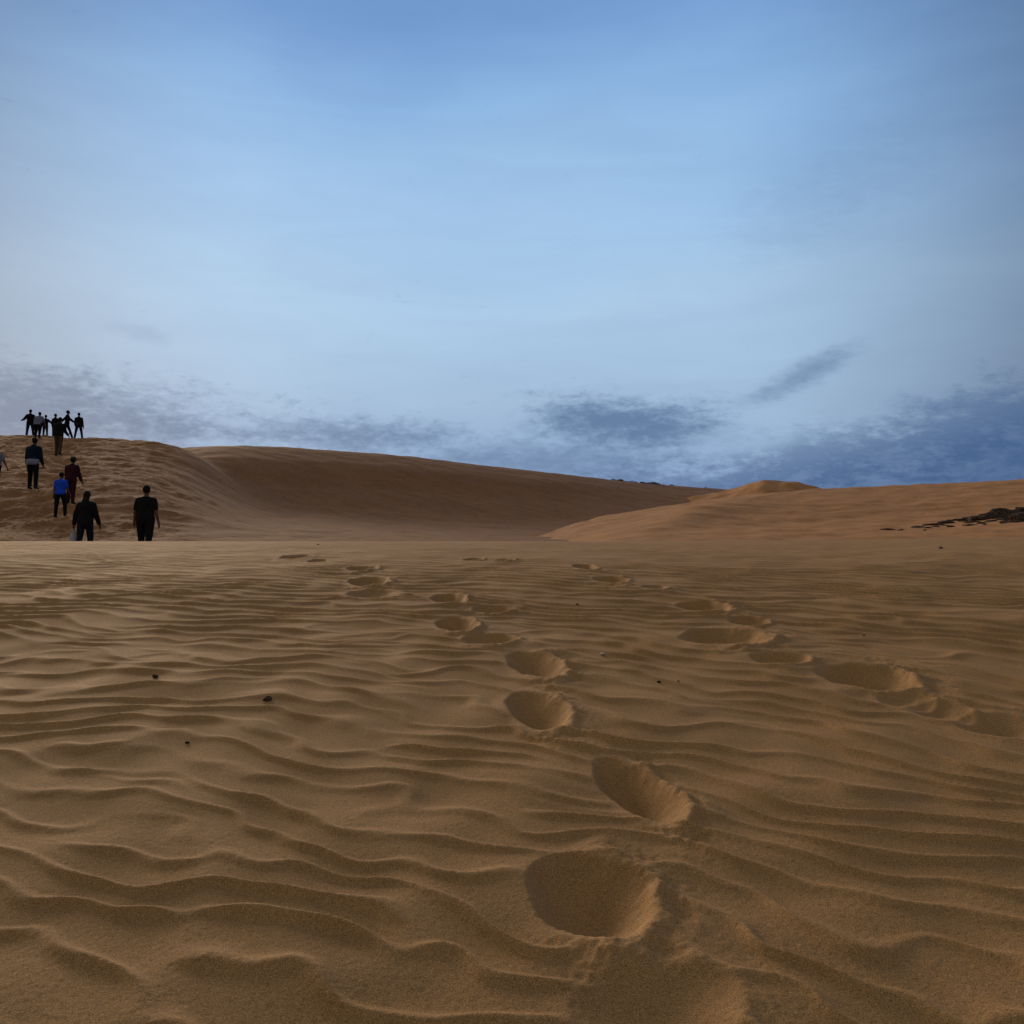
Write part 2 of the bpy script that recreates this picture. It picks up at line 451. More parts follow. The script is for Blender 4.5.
# ------------------------------------------------------------------ stones and scrub
def stone_mesh(name, seed, sx, sy, sz, rough, mat, sub=3):
    bm = bmesh.new()
    bmesh.ops.create_icosphere(bm, subdivisions=sub, radius=1)
    rng = random.Random(seed)
    cuts = [(Vector((rng.gauss(0, 1), rng.gauss(0, 1), rng.gauss(0, .8))).normalized(), rng.uniform(.55, .9)) for _ in range(9)]
    for v in bm.verts:
        p = v.co.copy()
        for n, d in cuts:
            q = p.dot(n)
            if q > d: p -= n * (q - d) * .9
        p *= 1 + rough * rng.uniform(-1, 1)
        v.co = Vector((p.x * sx, p.y * sy, p.z * sz))
    me = bpy.data.meshes.new(name); bm.to_mesh(me); bm.free()
    me.materials.append(mat)
    return me
def place(name, me, loc, rot=(0, 0, 0)):
    o = bpy.data.objects.new(name, me); COL.objects.link(o)
    o.location = loc; o.rotation_euler = rot
    return o
PEB = [  # px, py, width px, label, material
    (158, 678, 9, 'dark pebble with pale ripple crest just below it, leftmost of the big dark pebbles', ROCK),
    (270, 700, 11, 'largest dark pebble lying alone on the rippled sand', ROCK),
    (191, 742, 5, 'tiny dark pebble below and between the two big dark pebbles', ROCK),
    (602, 655, 6, 'pale chip of shell or stone between the two footprint lines', PALE),
    (658, 681, 5, 'larger of two dark specks of stone lying side by side', ROCK),
    (677, 681, 4, 'smaller of two dark specks of stone lying side by side', ROCK),
    (985, 798, 5, 'dark pebble near the right edge below the last footprint', ROCK),
    (577, 604, 3, 'tiny dark pebble between the two footprint lines near the brow', ROCK),
    (862, 635, 3, 'tiny dark pebble on fine ripples above the long right footprint', ROCK),
    (318, 545, 3, 'tiny dark pebble on the brow above the far footprints', ROCK),
    (941, 551, 5, 'small dark stone on the brow before the stony band', ROCK),
]
for i, (px, py, w, lab, mt) in enumerate(PEB):
    x, y = at(px, py)
    s = .5 * w * y / F
    me = stone_mesh('pebble', 50 + i, s, s * .8, s * .5, .05, mt, 3)
    tag(place('pebble', me, (x, y, ground_z(x, y) + s * .22), (0, 0, random.uniform(0, 6))), lab, 'pebble', 'pebbles on the sand')

# stony band at the foot of the right dune
def surf_right(px, py):
    """depth where the sight line meets the right dune or the near sand, whichever first"""
    y = np.arange(12, 80, .05); u = UP(px)
    z = np.maximum(right_full(np.full_like(y, u), y), base_z(u * y, y))
    rows = Y0 - F * (z - HC) / y
    hit = np.nonzero(rows <= py)[0]
    k = int(hit[0]) if len(hit) else 400
    return u * float(y[k]), float(y[k]), float(z[k])
rng = random.Random(5)
band = []
def band_row(px):       # upper and lower edge of the band in the photo
    t = (px - 915) / 110.0
    return 527 - 19 * t, 531 - 9 * t
for px, w in ((884, 9), (889, 12), (893, 8), (901, 6)):
    band.append((px, 529.5 + rng.uniform(-.6, .6), w))
for k in range(150):
    px = 915 + 130 * rng.random() ** .75
    a, b = band_row(px)
    py = a + (b - a) * rng.choice((rng.uniform(0, .3), rng.uniform(0, .35), rng.uniform(.55, 1.0)))
    band.append((px, py, rng.uniform(5, 12) * (1 + .5 * max(0, (px - 980) / 60))))
rock_src = [stone_mesh('dark_rock', 100 + i, 1, .8, .5, .07, ROCK, 3) for i in range(7)]
for px, py, w in band:
    x, y, z = surf_right(px, py)
    o = place('dark_rock', rock_src[rng.randrange(7)], (x, y, z), (rng.uniform(-.2, .2), rng.uniform(-.2, .2), rng.uniform(0, 6)))
    s = .5 * w * y / F
    o.scale = (s * 1.25, s * 1.1, s * rng.uniform(.34, .6))
    tag(o, 'small dark rock in the stony band at the foot of the bright dune', 'rock', 'dark rocks in the stony band')
for i, (px, py, w, hh, lab) in enumerate([
        (1000, 518, 44, 15, 'big peaked dark boulder standing tallest in the stony band'),
        (1026, 520, 40, 12, 'broad dark boulder at the right edge next to the peaked boulder'),
        (976, 520, 30, 6, 'flat dark boulder just before the peaked boulder')]):
    x, y, z = surf_right(px, py)
    s = .5 * w * y / F
    me = stone_mesh('dark_boulder', 300 + i, s, s * .8, .62 * hh * y / F, .05, ROCK, 4)
    tag(place('dark_boulder', me, (x, y, z + .02), (0, 0, .6 * i)), lab, 'boulder', 'dark boulders in the stony band')

# shrubs along the far ridge
def shrub_mesh(seed):
    rng = random.Random(seed); bm = bmesh.new()
    for k in range(420):
        a = rng.uniform(0, 6.283); e = rng.random() ** .6
        r = rng.random() ** .5
        p = Vector((math.cos(a) * r, math.sin(a) * r * .8, e * (1 - r * r) ** .5 * .62))
        d1 = Vector((rng.gauss(0, 1), rng.gauss(0, 1), rng.gauss(.4, 1))).normalized() * rng.uniform(.08, .20)
        d2 = Vector((rng.gauss(0, 1), rng.gauss(0, 1), rng.gauss(0, 1))).normalized() * .05
        bm.faces.new([bm.verts.new(q) for q in (p - d2, p + d1 * .5 + d2 * .8, p + d1, p + d1 * .4 - d2)])
    me = bpy.data.meshes.new('shrub'); bm.to_mesh(me); bm.free(); me.materials.append(SCRUB)
    return me
sh = [shrub_mesh(i) for i in range(3)]
for k in range(26):
    px = (612 + 50 * rng.random()) if k < 19 else rng.uniform(662, 726)
    u = UP(px)
    y = np.arange(90, 130, .1); z = left_full(np.full_like(y, u), y)
    j = int(np.argmin(Y0 - F * (z - HC) / y))
    o = place('shrub', sh[k % 3], (u * y[j], y[j] + rng.uniform(-.6, .5), z[j] - .04), (0, 0, rng.uniform(0, 6)))
    s = rng.uniform(.18, .40) * (.55 if k >= 19 else 1); o.scale = (s * 1.4, s * 1.2, s * .85)
    tag(o, 'low dark shrub on the skyline of the long dune ridge', 'shrub', 'dark shrubs along the far ridge')

# ------------------------------------------------------------------ people
MATS = {}
def cloth(name, c, rough=.9):
    if name not in MATS: MATS[name] = plain_material(name, c, rough, .25, 14, .01, .1)
    return MATS[name]
SKIN = plain_material('skin', (.13, .072, .048), .6, .1, 40, .001)
BLACK = cloth('black_cloth', (.012, .011, .012)); NAVY = cloth('navy_denim', (.010, .014, .028))
GREY = cloth('grey_cloth', (.18, .20, .26)); BLUE = cloth('royal_blue_cloth', (.02, .085, .62))
MAROON = cloth('maroon_cloth', (.045, .010, .014)); KHAKI = cloth('khaki_cloth', (.085, .055, .032))
TEAL = cloth('dark_blue_cloth', (.009, .016, .032)); HAIRM = cloth('dark_hair', (.010, .008, .007), .6)
SHOE = cloth('dark_leather', (.012, .010, .010), .6); BROWNH = cloth('olive_felt', (.05, .05, .035))
PALEG = cloth('pale_grey_cloth', (.24, .26, .31)); CAPB = cloth('blue_cap_cloth', (.02, .035, .10))
WHITE = plain_material('white_plastic', (.42, .43, .46), .5, .05, 12, .004)

def add_cap(bm, p0, r0, p1, r1, seg=12):
    """closed tapered capsule"""
    p0, p1 = Vector(p0), Vector(p1); ax = p1 - p0; L = ax.length
    q = ax.to_track_quat('Z', 'Y') if L > 1e-6 else Matrix.Identity(3).to_quaternion()
    rings = []
    for k in range(1, 5):
        t = -math.pi/2 + k * math.pi/8
        rings.append((r0 * math.sin(t), r0 * math.cos(t)))
    for k in range(0, 4):
        t = k * math.pi/8
        rings.append((L + r1 * math.sin(t), r1 * math.cos(t)))
    rv = [[bm.verts.new(p0 + q @ Vector((r * math.cos(2*math.pi*j/seg), r * math.sin(2*math.pi*j/seg), z))) for j in range(seg)] for z, r in rings]
    a = bm.verts.new(p0 + q @ Vector((0, 0, -r0))); b = bm.verts.new(p0 + q @ Vector((0, 0, L + r1)))
    for j in range(seg):
        bm.faces.new((a, rv[0][(j+1) % seg], rv[0][j])); bm.faces.new((b, rv[-1][j], rv[-1][(j+1) % seg]))
        for i in range(len(rv)-1):
            bm.faces.new((rv[i][j], rv[i][(j+1) % seg], rv[i+1][(j+1) % seg], rv[i+1][j]))
def add_loft(bm, secs, seg=20):
    """closed loft of ellipses: (centre, rx, ry)"""
    rv = [[bm.verts.new(Vector(c) + Vector((rx * math.cos(2*math.pi*j/seg), ry * math.sin(2*math.pi*j/seg), 0))) for j in range(seg)] for c, rx, ry in secs]
    bm.faces.new(list(reversed(rv[0]))); bm.faces.new(rv[-1])
    for i in range(len(rv)-1):
        for j in range(seg):
            bm.faces.new((rv[i][j], rv[i][(j+1) % seg], rv[i+1][(j+1) % seg], rv[i+1][j]))
def add_ball(bm, c, rx, ry, rz, rot=None):
    r = bmesh.ops.create_uvsphere(bm, u_segments=20, v_segments=14, radius=1)
    for v in r['verts']:
        p = Vector((v.co.x * rx, v.co.y * ry, v.co.z * rz))
        if rot: p = rot @ p
        v.co = Vector(c) + p
def fuse(bm, voxel, smooth=2, extra=None):
    """union of overlapping closed shapes as one continuous surface"""
    me = bpy.data.meshes.new('tmp'); bm.to_mesh(me); bm.free()
    o = bpy.data.objects.new('tmp', me); COL.objects.link(o)
    md = o.modifiers.new('r', 'REMESH'); md.mode = 'VOXEL'; md.voxel_size = voxel
    ms = o.modifiers.new('s', 'SMOOTH'); ms.iterations = smooth; ms.factor = .5
    dg = bpy.context.evaluated_depsgraph_get()
    m2 = bpy.data.meshes.new_from_object(o.evaluated_get(dg))
    bpy.data.objects.remove(o); bpy.data.meshes.remove(me)
    if extra is not None:
        b = bmesh.new(); b.from_mesh(m2)
        extra(b); b.to_mesh(m2); b.free()
    m2.polygons.foreach_set('use_smooth', np.ones(len(m2.polygons), bool))
    return m2

def person(px, y, z, height, label, yaw=0, lean=.05, girth=1.0,
           legs=((.25, .1, .04), (-.2, .15, .04)), arms=((.1, .12, .3), (-.1, .12, .3)),
           top=('shirt', BLACK, 'short'), hem=None, trousers=BLACK, hair='short', hat=None, bag=False, sink=0.0):
    k = height / 1.75; w = girth
    vox = .011 if y < 30 else .016
    x = UP(px - .8) * (y * math.cos(PITCH) + (z + .8 * height / 1.75 - HC) * math.sin(PITCH))
    root = bpy.data.objects.new('person', None); COL.objects.link(root)
    root.empty_display_size = .2
    tag(root, label, 'person', 'people walking on the dunes')
    pel = Vector((0, 0, .93))
    Rl = Matrix.Rotation(-lean, 3, 'X')
    T = lambda p: pel + Rl @ (Vector(p) - pel)
    # legs
    hips, knees, ankles = [], [], []
    for s, (sw, kn, ab) in zip((-1, 1), legs):
        h = pel + Vector((s * .092 * w, 0, -.02))
        d1 = Vector((s * math.sin(ab), math.sin(sw), -math.cos(sw) * math.cos(ab))).normalized()
        d2 = Vector((s * math.sin(ab) * .8, math.sin(sw - kn), -math.cos(sw - kn) * math.cos(ab))).normalized()
        kp = h + d1 * .43; ap = kp + d2 * .41
        hips.append(h); knees.append(kp); ankles.append(ap)
    # arms
    sh_, el_, wr_, fd_ = [], [], [], []
    for s, (sw, ab, eb) in zip((-1, 1), arms):
        p = T((s * .172 * (.6 + .4 * w), 0, 1.372))
        d1 = Vector((s * math.sin(ab), math.sin(sw) * math.cos(ab), -math.cos(sw) * math.cos(ab))).normalized()
        d2 = Vector((s * math.sin(ab * .75), math.sin(sw + eb) * math.cos(ab * .75), -math.cos(sw + eb) * math.cos(ab * .75))).normalized()
        e = p + d1 * .29; wv = e + d2 * .25
        sh_.append(p); el_.append(e); wr_.append(wv); fd_.append(d2)
    hd = T((0, .015, 1.635)); nk = T((0, -.005, 1.47))
    def torso(g, z0=.86, z1=1.46):
        secs = []
        for zz, rx, ry, oy in ((.80, .135, .095, 0), (.86, .165, .115, -.01), (.95, .172, .125, -.012), (1.06, .150, .108, 0), (1.18, .158, .110, .005),
                               (1.30, .170, .118, .0), (1.37, .162, .110, -.004), (1.43, .115, .088, -.006), (1.475, .072, .066, -.004), (1.50, .058, .058, 0)):
            if z0 - 1e-6 <= zz <= z1 + 1e-6:
                secs.append((T((0, oy, zz)), rx * w + g, ry * w + g))
        return secs
    def B(): return bmesh.new()
    def finish(me, name, mat):
        me.transform(Matrix.Scale(k, 4)); me.materials.clear(); me.materials.append(mat); me.name = name
        o = bpy.data.objects.new(name, me); COL.objects.link(o); o.parent = root
        return o
    # ---- body
    b = B()
    add_loft(b, torso(0, .80, 1.50))
    add_cap(b, nk - Vector((0, 0, .05)), .062, hd - Vector((0, .0, .06)), .055)
    for p in sh_: add_cap(b, nk - Vector((0, 0, .035)), .060, p, .058 * (.5 + .5*w))
    add_ball(b, hd + Vector((0, -.008, .022)), .080, .100, .104)
    add_ball(b, hd + Vector((0, .028, -.062)), .055, .060, .055)
    add_cap(b, hd + Vector((0, .082, .012)), .010, hd + Vector((0, .104, -.026)), .015)      # nose
    add_cap(b, hd + Vector((-.018, .078, -.060)), .010, hd + Vector((.018, .078, -.060)), .010)   # mouth
    for s in (-1, 1):
        add_ball(b, hd + Vector((s * .078, -.004, -.006)), .012, .022, .034)                  # ears
        add_ball(b, hd + Vector((s * .031, .080, .020)), .014, .012, .011)                    # eyes
    for i, s in enumerate((-1, 1)):
        add_cap(b, hips[i], .092 * w, knees[i], .058 * (.5 + .5*w)); add_cap(b, knees[i], .057 * (.5 + .5*w), ankles[i], .040)
        add_cap(b, knees[i] + Vector((0, -.02, -.09)), .050, knees[i] + Vector((0, -.015, -.16)), .048)
        add_cap(b, ankles[i] + Vector((0, -.045, -.045)), .036, ankles[i] + Vector((s * .02, .14, -.052)), .030)
        add_cap(b, sh_[i], .060 * (.5 + .5*w), el_[i], .044 * (.5 + .5*w)); add_cap(b, el_[i], .043 * (.5 + .5*w), wr_[i], .029)
        pm = wr_[i] + fd_[i] * .085
        add_cap(b, wr_[i] + fd_[i] * .02, .028, pm, .032)
        add_cap(b, wr_[i] + fd_[i] * .03 + Vector((0, .018, 0)), .024, pm + Vector((0, .022, 0)), .022)
        add_cap(b, wr_[i] + fd_[i] * .03 - Vector((0, .014, 0)), .022, pm - Vector((0, .020, 0)), .021)
    def fingers(bb):
        for i, s in enumerate((-1, 1)):
            f = fd_[i]; base = wr_[i] + f * .085
            inw = Vector((-s, 0, 0))
            for q, (oy, L) in enumerate(((.030, .072), (.010, .080), (-.010, .074), (-.030, .058))):
                a = base + Vector((0, oy, 0)); m1 = a + (f + inw * .25).normalized() * (L * .55); e1 = m1 + (f + inw * .9).normalized() * (L * .5)
                add_cap(bb, a, .0095, m1, .0085, 8); add_cap(bb, m1, .0085, e1, .007, 8)
            a = wr_[i] + f * .035 + Vector((0, .034, 0)); m1 = a + (f * .8 + Vector((0, .7, 0)) + inw * .3).normalized() * .04
            add_cap(bb, a, .013, m1, .0105, 8); add_cap(bb, m1, .0105, m1 + (f + inw * .4).normalized() * .032, .008, 8)
    finish(fuse(b, vox, 2, fingers), 'body', SKIN)
    # ---- trousers
    b = B()
    add_loft(b, torso(.016, .80, 1.06))
    for i in range(2):
        add_cap(b, hips[i], .108 * w, knees[i], .078 * (.4 + .6*w)); add_cap(b, knees[i], .076 * (.4 + .6*w), knees[i].lerp(ankles[i], .93), .066)
    finish(fuse(b, vox, 3), 'trousers', trousers)
    # ---- top
    nm, mt, slv = top
    g = .030 if slv == 'long' else .024
    b = B()
    add_loft(b, torso(g, .86 if hem is None else .95, 1.475))
    for i in range(2):
        rs = .060 * (.5 + .5*w) + g
        add_cap(b, nk - Vector((0, 0, .05)), .060 + g * .6, sh_[i], rs * .95)
        add_cap(b, sh_[i] - Vector((0, 0, .01)), rs, el_[i] if slv == 'long' else sh_[i].lerp(el_[i], .68), .046 * (.5 + .5*w) + g)
        if slv == 'long': add_cap(b, el_[i], .044 * (.5+.5*w) + g, el_[i].lerp(wr_[i], .92), .036 + g * .7)
    if slv == 'long': add_cap(b, nk + Vector((-.03, -.03, 0)), .050, nk + Vector((.03, -.03, 0)), .050)
    finish(fuse(b, vox, 3), nm, mt)
    if hem is not None:
        b = B(); add_loft(b, torso(.040, .80, .95) + [(T((0, -.005, 1.0)), .17 * w + .03, .12 * w + .03)])
        finish(fuse(b, vox, 2), 'undershirt', hem)
    # ---- shoes
    for i, s in enumerate((-1, 1)):
        b = B()
        add_cap(b, ankles[i] + Vector((0, -.05, -.042)), .046, ankles[i] + Vector((s * .02, .15, -.050)), .040)
        add_cap(b, ankles[i] + Vector((0, -.02, -.02)), .050, ankles[i] + Vector((0, -.01, .02)), .050)
        finish(fuse(b, vox, 2), 'shoe', SHOE)
    # ---- hair and hat
    if hair:
        b = B()
        add_ball(b, hd + Vector((0, -.020, .030)), .094, .106, .110)
        if hair == 'long':
            add_loft(b, [(hd + Vector((0, -.045, .05)), .070, .055), (hd + Vector((0, -.060, -.06)), .088, .055), (T((0, -.085, 1.50)), .098, .052),
                         (T((0, -.115, 1.40)), .085, .040), (T((0, -.125, 1.33)), .050, .024)])
        elif hair == 'bun':
            add_ball(b, hd + Vector((0, -.115, .06)), .045, .045, .045)
        finish(fuse(b, vox, 2), 'hair', HAIRM)
    if hat == 'brim':
        b = B()
        add_loft(b, [(hd + Vector((0, -.01, .045)), .165, .175), (hd + Vector((0, -.01, .058)), .165, .175)], 28)
        add_loft(b, [(hd + Vector((0, -.01, .05)), .100, .112), (hd + Vector((0, -.01, .12)), .094, .106), (hd + Vector((0, -.01, .155)), .070, .080)])
        finish(fuse(b, .012, 1), 'hat', BROWNH)
    elif hat == 'cap':
        b = B(); add_ball(b, hd + Vector((0, -.008, .055)), .092, .106, .088)
        add_loft(b, [(hd + Vector((0, .12, .048)), .070, .075), (hd + Vector((0, .12, .060)), .066, .070)])
        finish(fuse(b, .012, 1), 'cap', CAPB)
    low = min(ankles[0].z, ankles[1].z) - .088
    root.location = (x, y, z - low * k - sink)
    root.rotation_euler = (0, 0, yaw)
    if bag:
        i = 0
        M = Matrix.Translation(root.location) @ Matrix.Rotation(yaw, 4, 'Z') @ Matrix.Scale(k, 4)
        hp = M @ (wr_[i] + fd_[i] * .12)
        b = bmesh.new()
        rr = random.Random(3); secs = []
        for zz, rx, ry in ((-.06, .012, .012), (-.12, .035, .020), (-.20, .075, .045), (-.30, .095, .060), (-.38, .085, .055), (-.42, .045, .030)):
            secs.append((Vector((rr.uniform(-.006, .006), 0, zz)), rx, ry))
        add_loft(b, list(reversed(secs)), 18)
        for s in (-1, 1):
            add_cap(b, (s * .010, 0, -.075), .006, (s * .016, 0, -.02), .005, 8); add_cap(b, (s * .016, 0, -.02), .005, (0, 0, .012), .005, 8)
        for v in b.verts:
            v.co += Vector((rr.uniform(-1, 1), rr.uniform(-1, 1), 0)) * .005
        me = bpy.data.meshes.new('plastic_bag'); b.to_mesh(me); b.free(); me.materials.append(WHITE)
        me.polygons.foreach_set('use_smooth', np.ones(len(me.polygons), bool))
        tag(place('plastic_bag', me, hp), 'white plastic bag hanging from the left hand of the woman in black', 'bag')
    return root

def hill(px, y): return float(left_full(np.array([UP(px)]), np.array([float(y)]))[0])
def stand(px, y):
    x = UP(px) * y
    zg = ground_z(x, y) if y < 45 else -9
    return max(zg, hill(px, y))

person(146, 25.0, stand(146, 25), 1.80, 'broad man in black short-sleeved shirt walking away over the brow with bare forearms', girth=1.22, lean=.06,
       legs=((.22, .12, .03), (-.16, .2, .03)), arms=((.10, .30, .30), (-.06, .24, .30)), top=('shirt', BLACK, 'short'), trousers=BLACK)
person(86, 25.0, stand(86, 25), 1.66, 'woman in black jacket and dark jeans carrying a white bag over the brow', girth=1.08, lean=.10,
       legs=((-.18, .15, .02), (.2, .12, .02)), arms=((-.05, .34, .25), (.12, .26, .30)), top=('jacket', BLACK, 'long'), trousers=NAVY, hair='long', bag=True)
person(61, 33.0, stand(61, 33), 1.50, 'short person in bright blue short-sleeved shirt and black trousers on the slope', girth=1.12, lean=.10,
       legs=((.05, .05, .10), (.25, .35, .10)), arms=((-.05, .22, .2), (.1, .20, .5)), top=('shirt', BLUE, 'short'), trousers=BLACK)
person(71.5, 34.6, stand(71.5, 34.6), 1.68, 'person in maroon jacket and brimmed hat climbing beside the blue shirt', girth=1.12, lean=.22,
       legs=((.35, .4, .05), (-.1, .1, .05)), arms=((.2, .18, .6), (.1, .22, .5)), top=('jacket', MAROON, 'long'), trousers=MAROON, hat='brim')
person(33.5, 36.4, stand(33.5, 36.4), 1.92, 'tall person in dark blue jacket with pale shirt tail hanging out, climbing the slope', girth=1.08, lean=.14,
       legs=((.22, .2, .05), (.0, .1, .05)), arms=((.1, .22, .3), (.0, .2, .3)), top=('jacket', TEAL, 'long'), hem=PALEG, trousers=BLACK)
person(-3, 36.6, stand(0, 36.6), 1.56, 'person in pale grey shirt and black trousers cut by the left edge', girth=1.1, lean=.14,
       legs=((.2, .2, .04), (-.2, .1, .04)), arms=((.1, .2, .3), (.05, .38, .3)), top=('shirt', GREY, 'short'), trousers=BLACK)
person(38.5, 53.0, stand(38.5, 53), 1.52, 'person in loose grey shirt near the crest, above the tall person in dark blue', girth=1.45, lean=.35,
       legs=((.3, .4, .05), (-.1, .1, .05)), arms=((.1, .30, .3), (.1, .30, .3)), top=('shirt', GREY, 'short'), trousers=BLACK)
person(59.5, 47.3, stand(59.5, 47.3), 1.86, 'person in black top and sand-coloured trousers just below the group on the crest', girth=1.1, lean=.16,
       legs=((.2, .25, .03), (-.12, .1, .03)), arms=((.2, .2, .8), (.2, .2, .8)), top=('jacket', BLACK, 'long'), trousers=KHAKI)
person(31, 57.0, stand(31, 57), 1.66, 'dark figure with bent elbow standing leftmost in the group on the crest', girth=1.1, yaw=.5, lean=.02,
       legs=((.1, .05, .12), (-.1, .05, .12)), arms=((.1, .6, 1.3), (.2, .3, .8)), top=('jacket', BLACK, 'long'), trousers=NAVY, hair='bun', hat=None)
person(46.2, 57.2, stand(46.2, 57.2), 1.38, 'short figure in blue cap with right arm held out, on the crest', yaw=.2, lean=.06,
       legs=((.1, .05, .08), (-.1, .05, .08)), arms=((.2, .3, .6), (.1, .85, .0)), top=('shirt', BLACK, 'long'), trousers=BLACK, hat='cap')
person(55.8, 57.2, stand(55.8, 57.2), 1.52, 'dark stocky figure standing in the middle of the group on the crest', girth=1.15, yaw=-.3, lean=.03,
       legs=((.1, .05, .14), (-.05, .05, .14)), arms=((.1, .35, .5), (.2, .3, .7)), top=('jacket', BLACK, 'long'), trousers=BLACK)
person(67.8, 55.6, stand(67.8, 55.6), 1.66, 'dark figure striding with both arms spread, second from right on the crest', yaw=-1.25, lean=.05,
       legs=((.40, .08, .04), (-.46, .12, .04)), arms=((.85, .15, .15), (-.75, .15, .1)), top=('shirt', BLACK, 'long'), trousers=BLACK)
person(79.5, 57.0, stand(79.5, 57), 1.58, 'dark figure in jeans standing with legs apart, rightmost on the crest', yaw=.2, girth=1.02, lean=-.02,
       legs=((.05, .02, .20), (-.05, .02, .20)), arms=((.05, .16, .9), (.05, .16, .3)), top=('shirt', BLACK, 'long'), trousers=NAVY)
person(-2, 64.0, stand(0, 64), 1.6, 'dark figure half hidden behind the crest at the left edge', girth=1.1,
       top=('jacket', BLACK, 'long'), trousers=BLACK)

# ------------------------------------------------------------------ sky, sun, camera
SUN_AZ, SUN_EL = -28.0, 15.0        # azimuth from the view direction (negative = left), elevation
def build_world():
    w = bpy.data.worlds.new('World'); SC.world = w; w.use_nodes = True
    t = NT(w.node_tree); t.n.clear()
    out = t.new('ShaderNodeOutputWorld')
    sky = t.new('ShaderNodeTexSky', sky_type='NISHITA'); sky.sun_disc = False
    sky.sun_elevation = R(SUN_EL); sky.sun_rotation = R(SUN_AZ)
    bg1 = t.new('ShaderNodeBackground'); bg1.inputs[1].default_value = .06
    t.l.new(sky.outputs[0], bg1.inputs[0])
    g = t.new('ShaderNodeTexCoord').outputs['Generated']
    sp = t.new('ShaderNodeSeparateXYZ'); t.l.new(g, sp.inputs[0])
    E = t.m('MULTIPLY', t.m('ARCSINE', sp.outputs[2]), 57.2958)
    A = t.m('MULTIPLY', t.m('ARCTAN2', sp.outputs[0], sp.outputs[1]), 57.2958)
    big = t.noise(t.xyz(t.m('MULTIPLY', A, .045), t.m('MULTIPLY', E, .11), 3.0), 1.0, 4, .5)
    Ew = t.m('ADD', E, t.m('MULTIPLY', t.m('SUBTRACT', big, .5), 9.0))
    st = [(0, lin(120, 146, 188)), (5, lin(136, 164, 204)), (10, lin(162, 190, 220)), (15, lin(172, 204, 234)), (20, lin(162, 199, 236)),
          (26, lin(142, 184, 230)), (31, lin(116, 158, 212)), (42, lin(92, 122, 172)), (60, lin(128, 138, 156)), (90, lin(140, 144, 150))]  # grey stops overhead, out of view, added as neutral fill light
    base = t.ramp(t.m('DIVIDE', Ew, 90.0), [(max(0, e / 90), c) for e, c in st])
    # veil brightest ahead; darkening to the sides painted in to mimic vignetting
    fall = t.mr(t.m('ABSOLUTE', t.m('ADD', A, 2.0)), 13, 40, 1.0, .34)
    base = t.mix(1.0, base, t.xyz(fall, fall, t.m('POWER', fall, .9)), 'MULTIPLY')
    fine = t.noise(t.xyz(t.m('MULTIPLY', A, .07), t.m('MULTIPLY', E, .42), 12.0), 1.0, 7, .6, .6)
    fv = t.mr(fine, .25, .75, .955, 1.035)
    base = t.mix(1.0, base, t.xyz(fv, fv, t.m('POWER', fv, .7)), 'MULTIPLY')
    # even grey overcast added over the unseen rear half of the sky as fill
    base = t.mix(t.m('MULTIPLY', t.mr(t.m('ABSOLUTE', A), 48, 95), t.mr(E, -4, 4)), base, (*lin(138, 136, 132), 1))
    # clouds
    wv = t.xyz(t.m('MULTIPLY', A, .22), t.m('MULTIPLY', E, .62), 0.0)
    n1 = t.noise(wv, 1.0, 8, .62, .5)
    n2 = t.noise(t.xyz(t.m('MULTIPLY', A, .75), t.m('MULTIPLY', E, 1.9), 5.0), 1.0, 6, .6, .2)
    n3 = t.noise(t.xyz(t.m('MULTIPLY', A, 1.6), t.m('MULTIPLY', E, 3.6), 9.0), 1.0, 6, .65, .3)
    nn = t.m('ADD', t.m('ADD', t.m('MULTIPLY', n1, .4), t.m('MULTIPLY', n2, .35)), t.m('MULTIPLY', n3, .25))
    def blob(a0, e0, sa, se, tilt=0.0):
        da = t.m('SUBTRACT', A, a0); de = t.m('SUBTRACT', t.m('SUBTRACT', E, e0), t.m('MULTIPLY', da, tilt))
        q = t.m('ADD', t.m('POWER', t.m('ABSOLUTE', t.m('DIVIDE', da, sa)), 2.0), t.m('POWER', t.m('ABSOLUTE', t.m('DIVIDE', de, se)), 2.0))
        return t.m('EXPONENT', t.m('MULTIPLY', q, -1.0))
    def cut(mask, lo, hi, nse=nn, amt=1.0):
        return t.mr(t.m('ADD', mask, t.m('MULTIPLY', t.m('SUBTRACT', nse, .5), amt)), lo, hi)
    dens = t.m('MULTIPLY', cut(blob(-29, 8.6, 17, 2.4, -.06), .20, 1.0, nn, 2.8), 1.0)
    for (b, lo, hi, am, k) in (
        (blob(-9, 7.7, 9, 1.4, -.03), .30, 1.15, 3.0, .8),
        (blob(6.5, 8.4, 7.0, 1.9, -.05), .22, 1.05, 2.6, .95),
        (blob(2.0, 6.2, 12.0, 1.6, .0), .25, 1.2, 2.4, .75),
        (blob(16.6, 10.8, 4.2, 1.0, .42), .25, 1.35, 1.9, .75),
        (blob(18, 20, 7, 3.4, .2), .20, 1.5, 1.6, .30),
        (blob(-21, 12.8, 2.6, .7, -.2), .35, 1.4, 2.0, .25),
        (blob(-46, 14, 16, 6, 0), .3, 1.0, 1.5, .8), (blob(48, 16, 18, 8, 0), .3, 1.0, 1.5, .8)):
        dens = t.m('MAXIMUM', dens, t.m('MULTIPLY', cut(b, lo, hi, nn, am), k))
    # dark bank low on the right, its top climbing to the right
    top = t.m('ADD', 6.3, t.m('MULTIPLY', t.m('SUBTRACT', A, 12.0), .20))
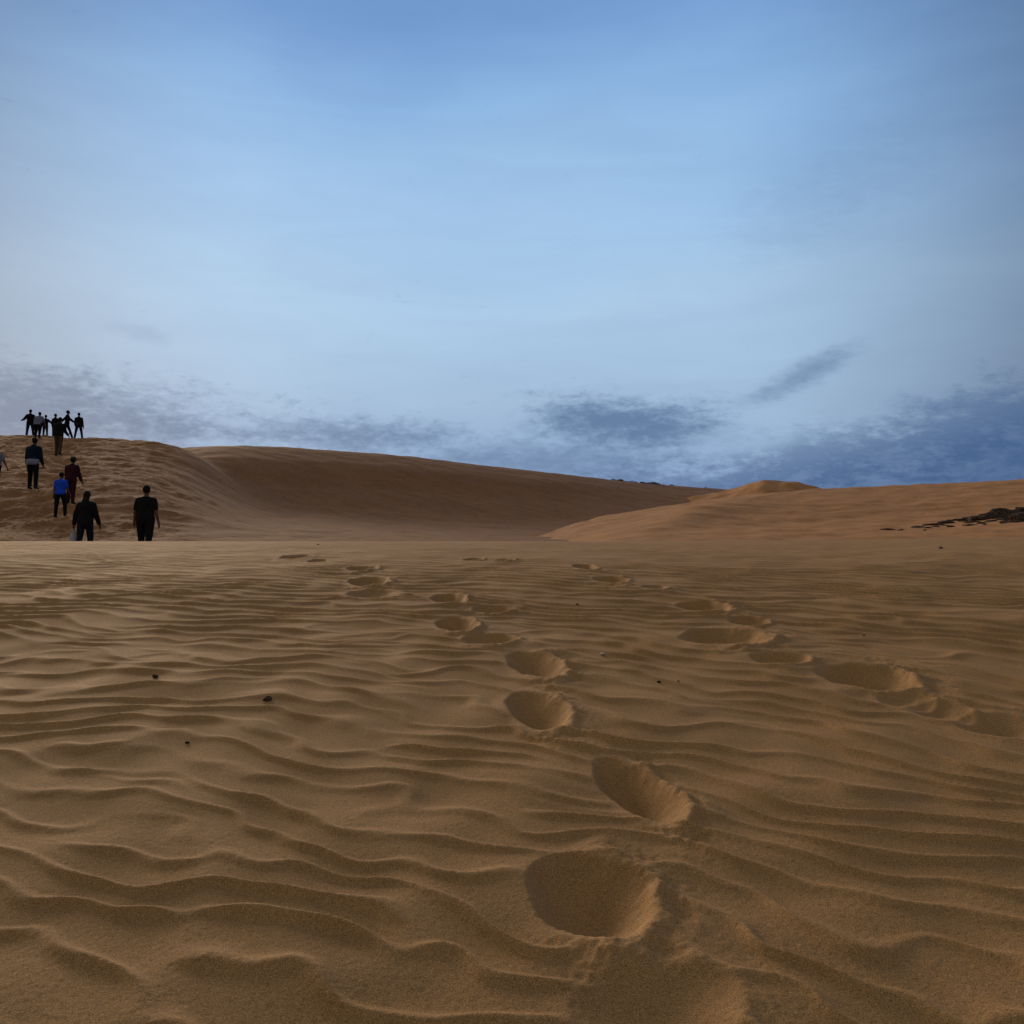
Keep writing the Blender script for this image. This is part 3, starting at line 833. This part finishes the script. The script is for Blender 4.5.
    bank = t.m('MULTIPLY', t.mr(t.m('ADD', t.m('SUBTRACT', top, E), t.m('MULTIPLY', t.m('SUBTRACT', nn, .5), 13.0)), -1.4, 1.8), t.mr(A, -3.0, 12.0))
    gap = t.m('MAXIMUM', cut(blob(13.2, 7.3, 3.6, .9, .12), .2, .9, nn, 1.6), cut(blob(18.5, 8.9, 3.6, .9, .10), .2, .9, nn, 1.6))
    clear = t.m('SUBTRACT', 1.0, t.m('MULTIPLY', gap, .75))
    dens = t.m('MULTIPLY', dens, clear); bank = t.m('MULTIPLY', bank, clear)
    c = t.mix(t.m('MULTIPLY', dens, .88), base, (*lin(76, 108, 150), 1))
    c = t.mix(t.m('MULTIPLY', bank, t.mr(nn, .38, .60, 1.0, .60)), c, (*lin(62, 93, 140), 1))
    bg2 = t.new('ShaderNodeBackground'); bg2.inputs[1].default_value = 1.0
    t.l.new(c, bg2.inputs[0])
    mx = t.new('ShaderNodeMixShader'); mx.inputs[0].default_value = .93
    t.l.new(bg1.outputs[0], mx.inputs[1]); t.l.new(bg2.outputs[0], mx.inputs[2])
    t.l.new(mx.outputs[0], out.inputs[0])
build_world()

sl = bpy.data.lights.new('sun', 'SUN'); sl.energy = 2.6; sl.angle = R(24); sl.color = (1, .78, .54)
so = bpy.data.objects.new('sun', sl); COL.objects.link(so)
dv = Vector((math.sin(R(SUN_AZ)) * math.cos(R(SUN_EL)), math.cos(R(SUN_AZ)) * math.cos(R(SUN_EL)), math.sin(R(SUN_EL))))
so.rotation_euler = dv.to_track_quat('Z', 'Y').to_euler(); so.location = (-30, 30, 40)

cam = bpy.data.cameras.new('camera'); co = bpy.data.objects.new('camera', cam); COL.objects.link(co)
cam.sensor_width = 36; cam.sensor_fit = 'HORIZONTAL'; cam.lens = 36 * F / 1024; cam.clip_start = .05; cam.clip_end = 20000
co.location = (0, 0, HC); co.rotation_euler = (R(90) + math.atan((Y0 - 512) / F), 0, 0)
SC.camera = co
SC.view_settings.view_transform = 'Standard'; SC.view_settings.look = 'None'
SC.view_settings.exposure = 0; SC.view_settings.gamma = 1
SC.cycles.max_bounces = 6; SC.cycles.diffuse_bounces = 3
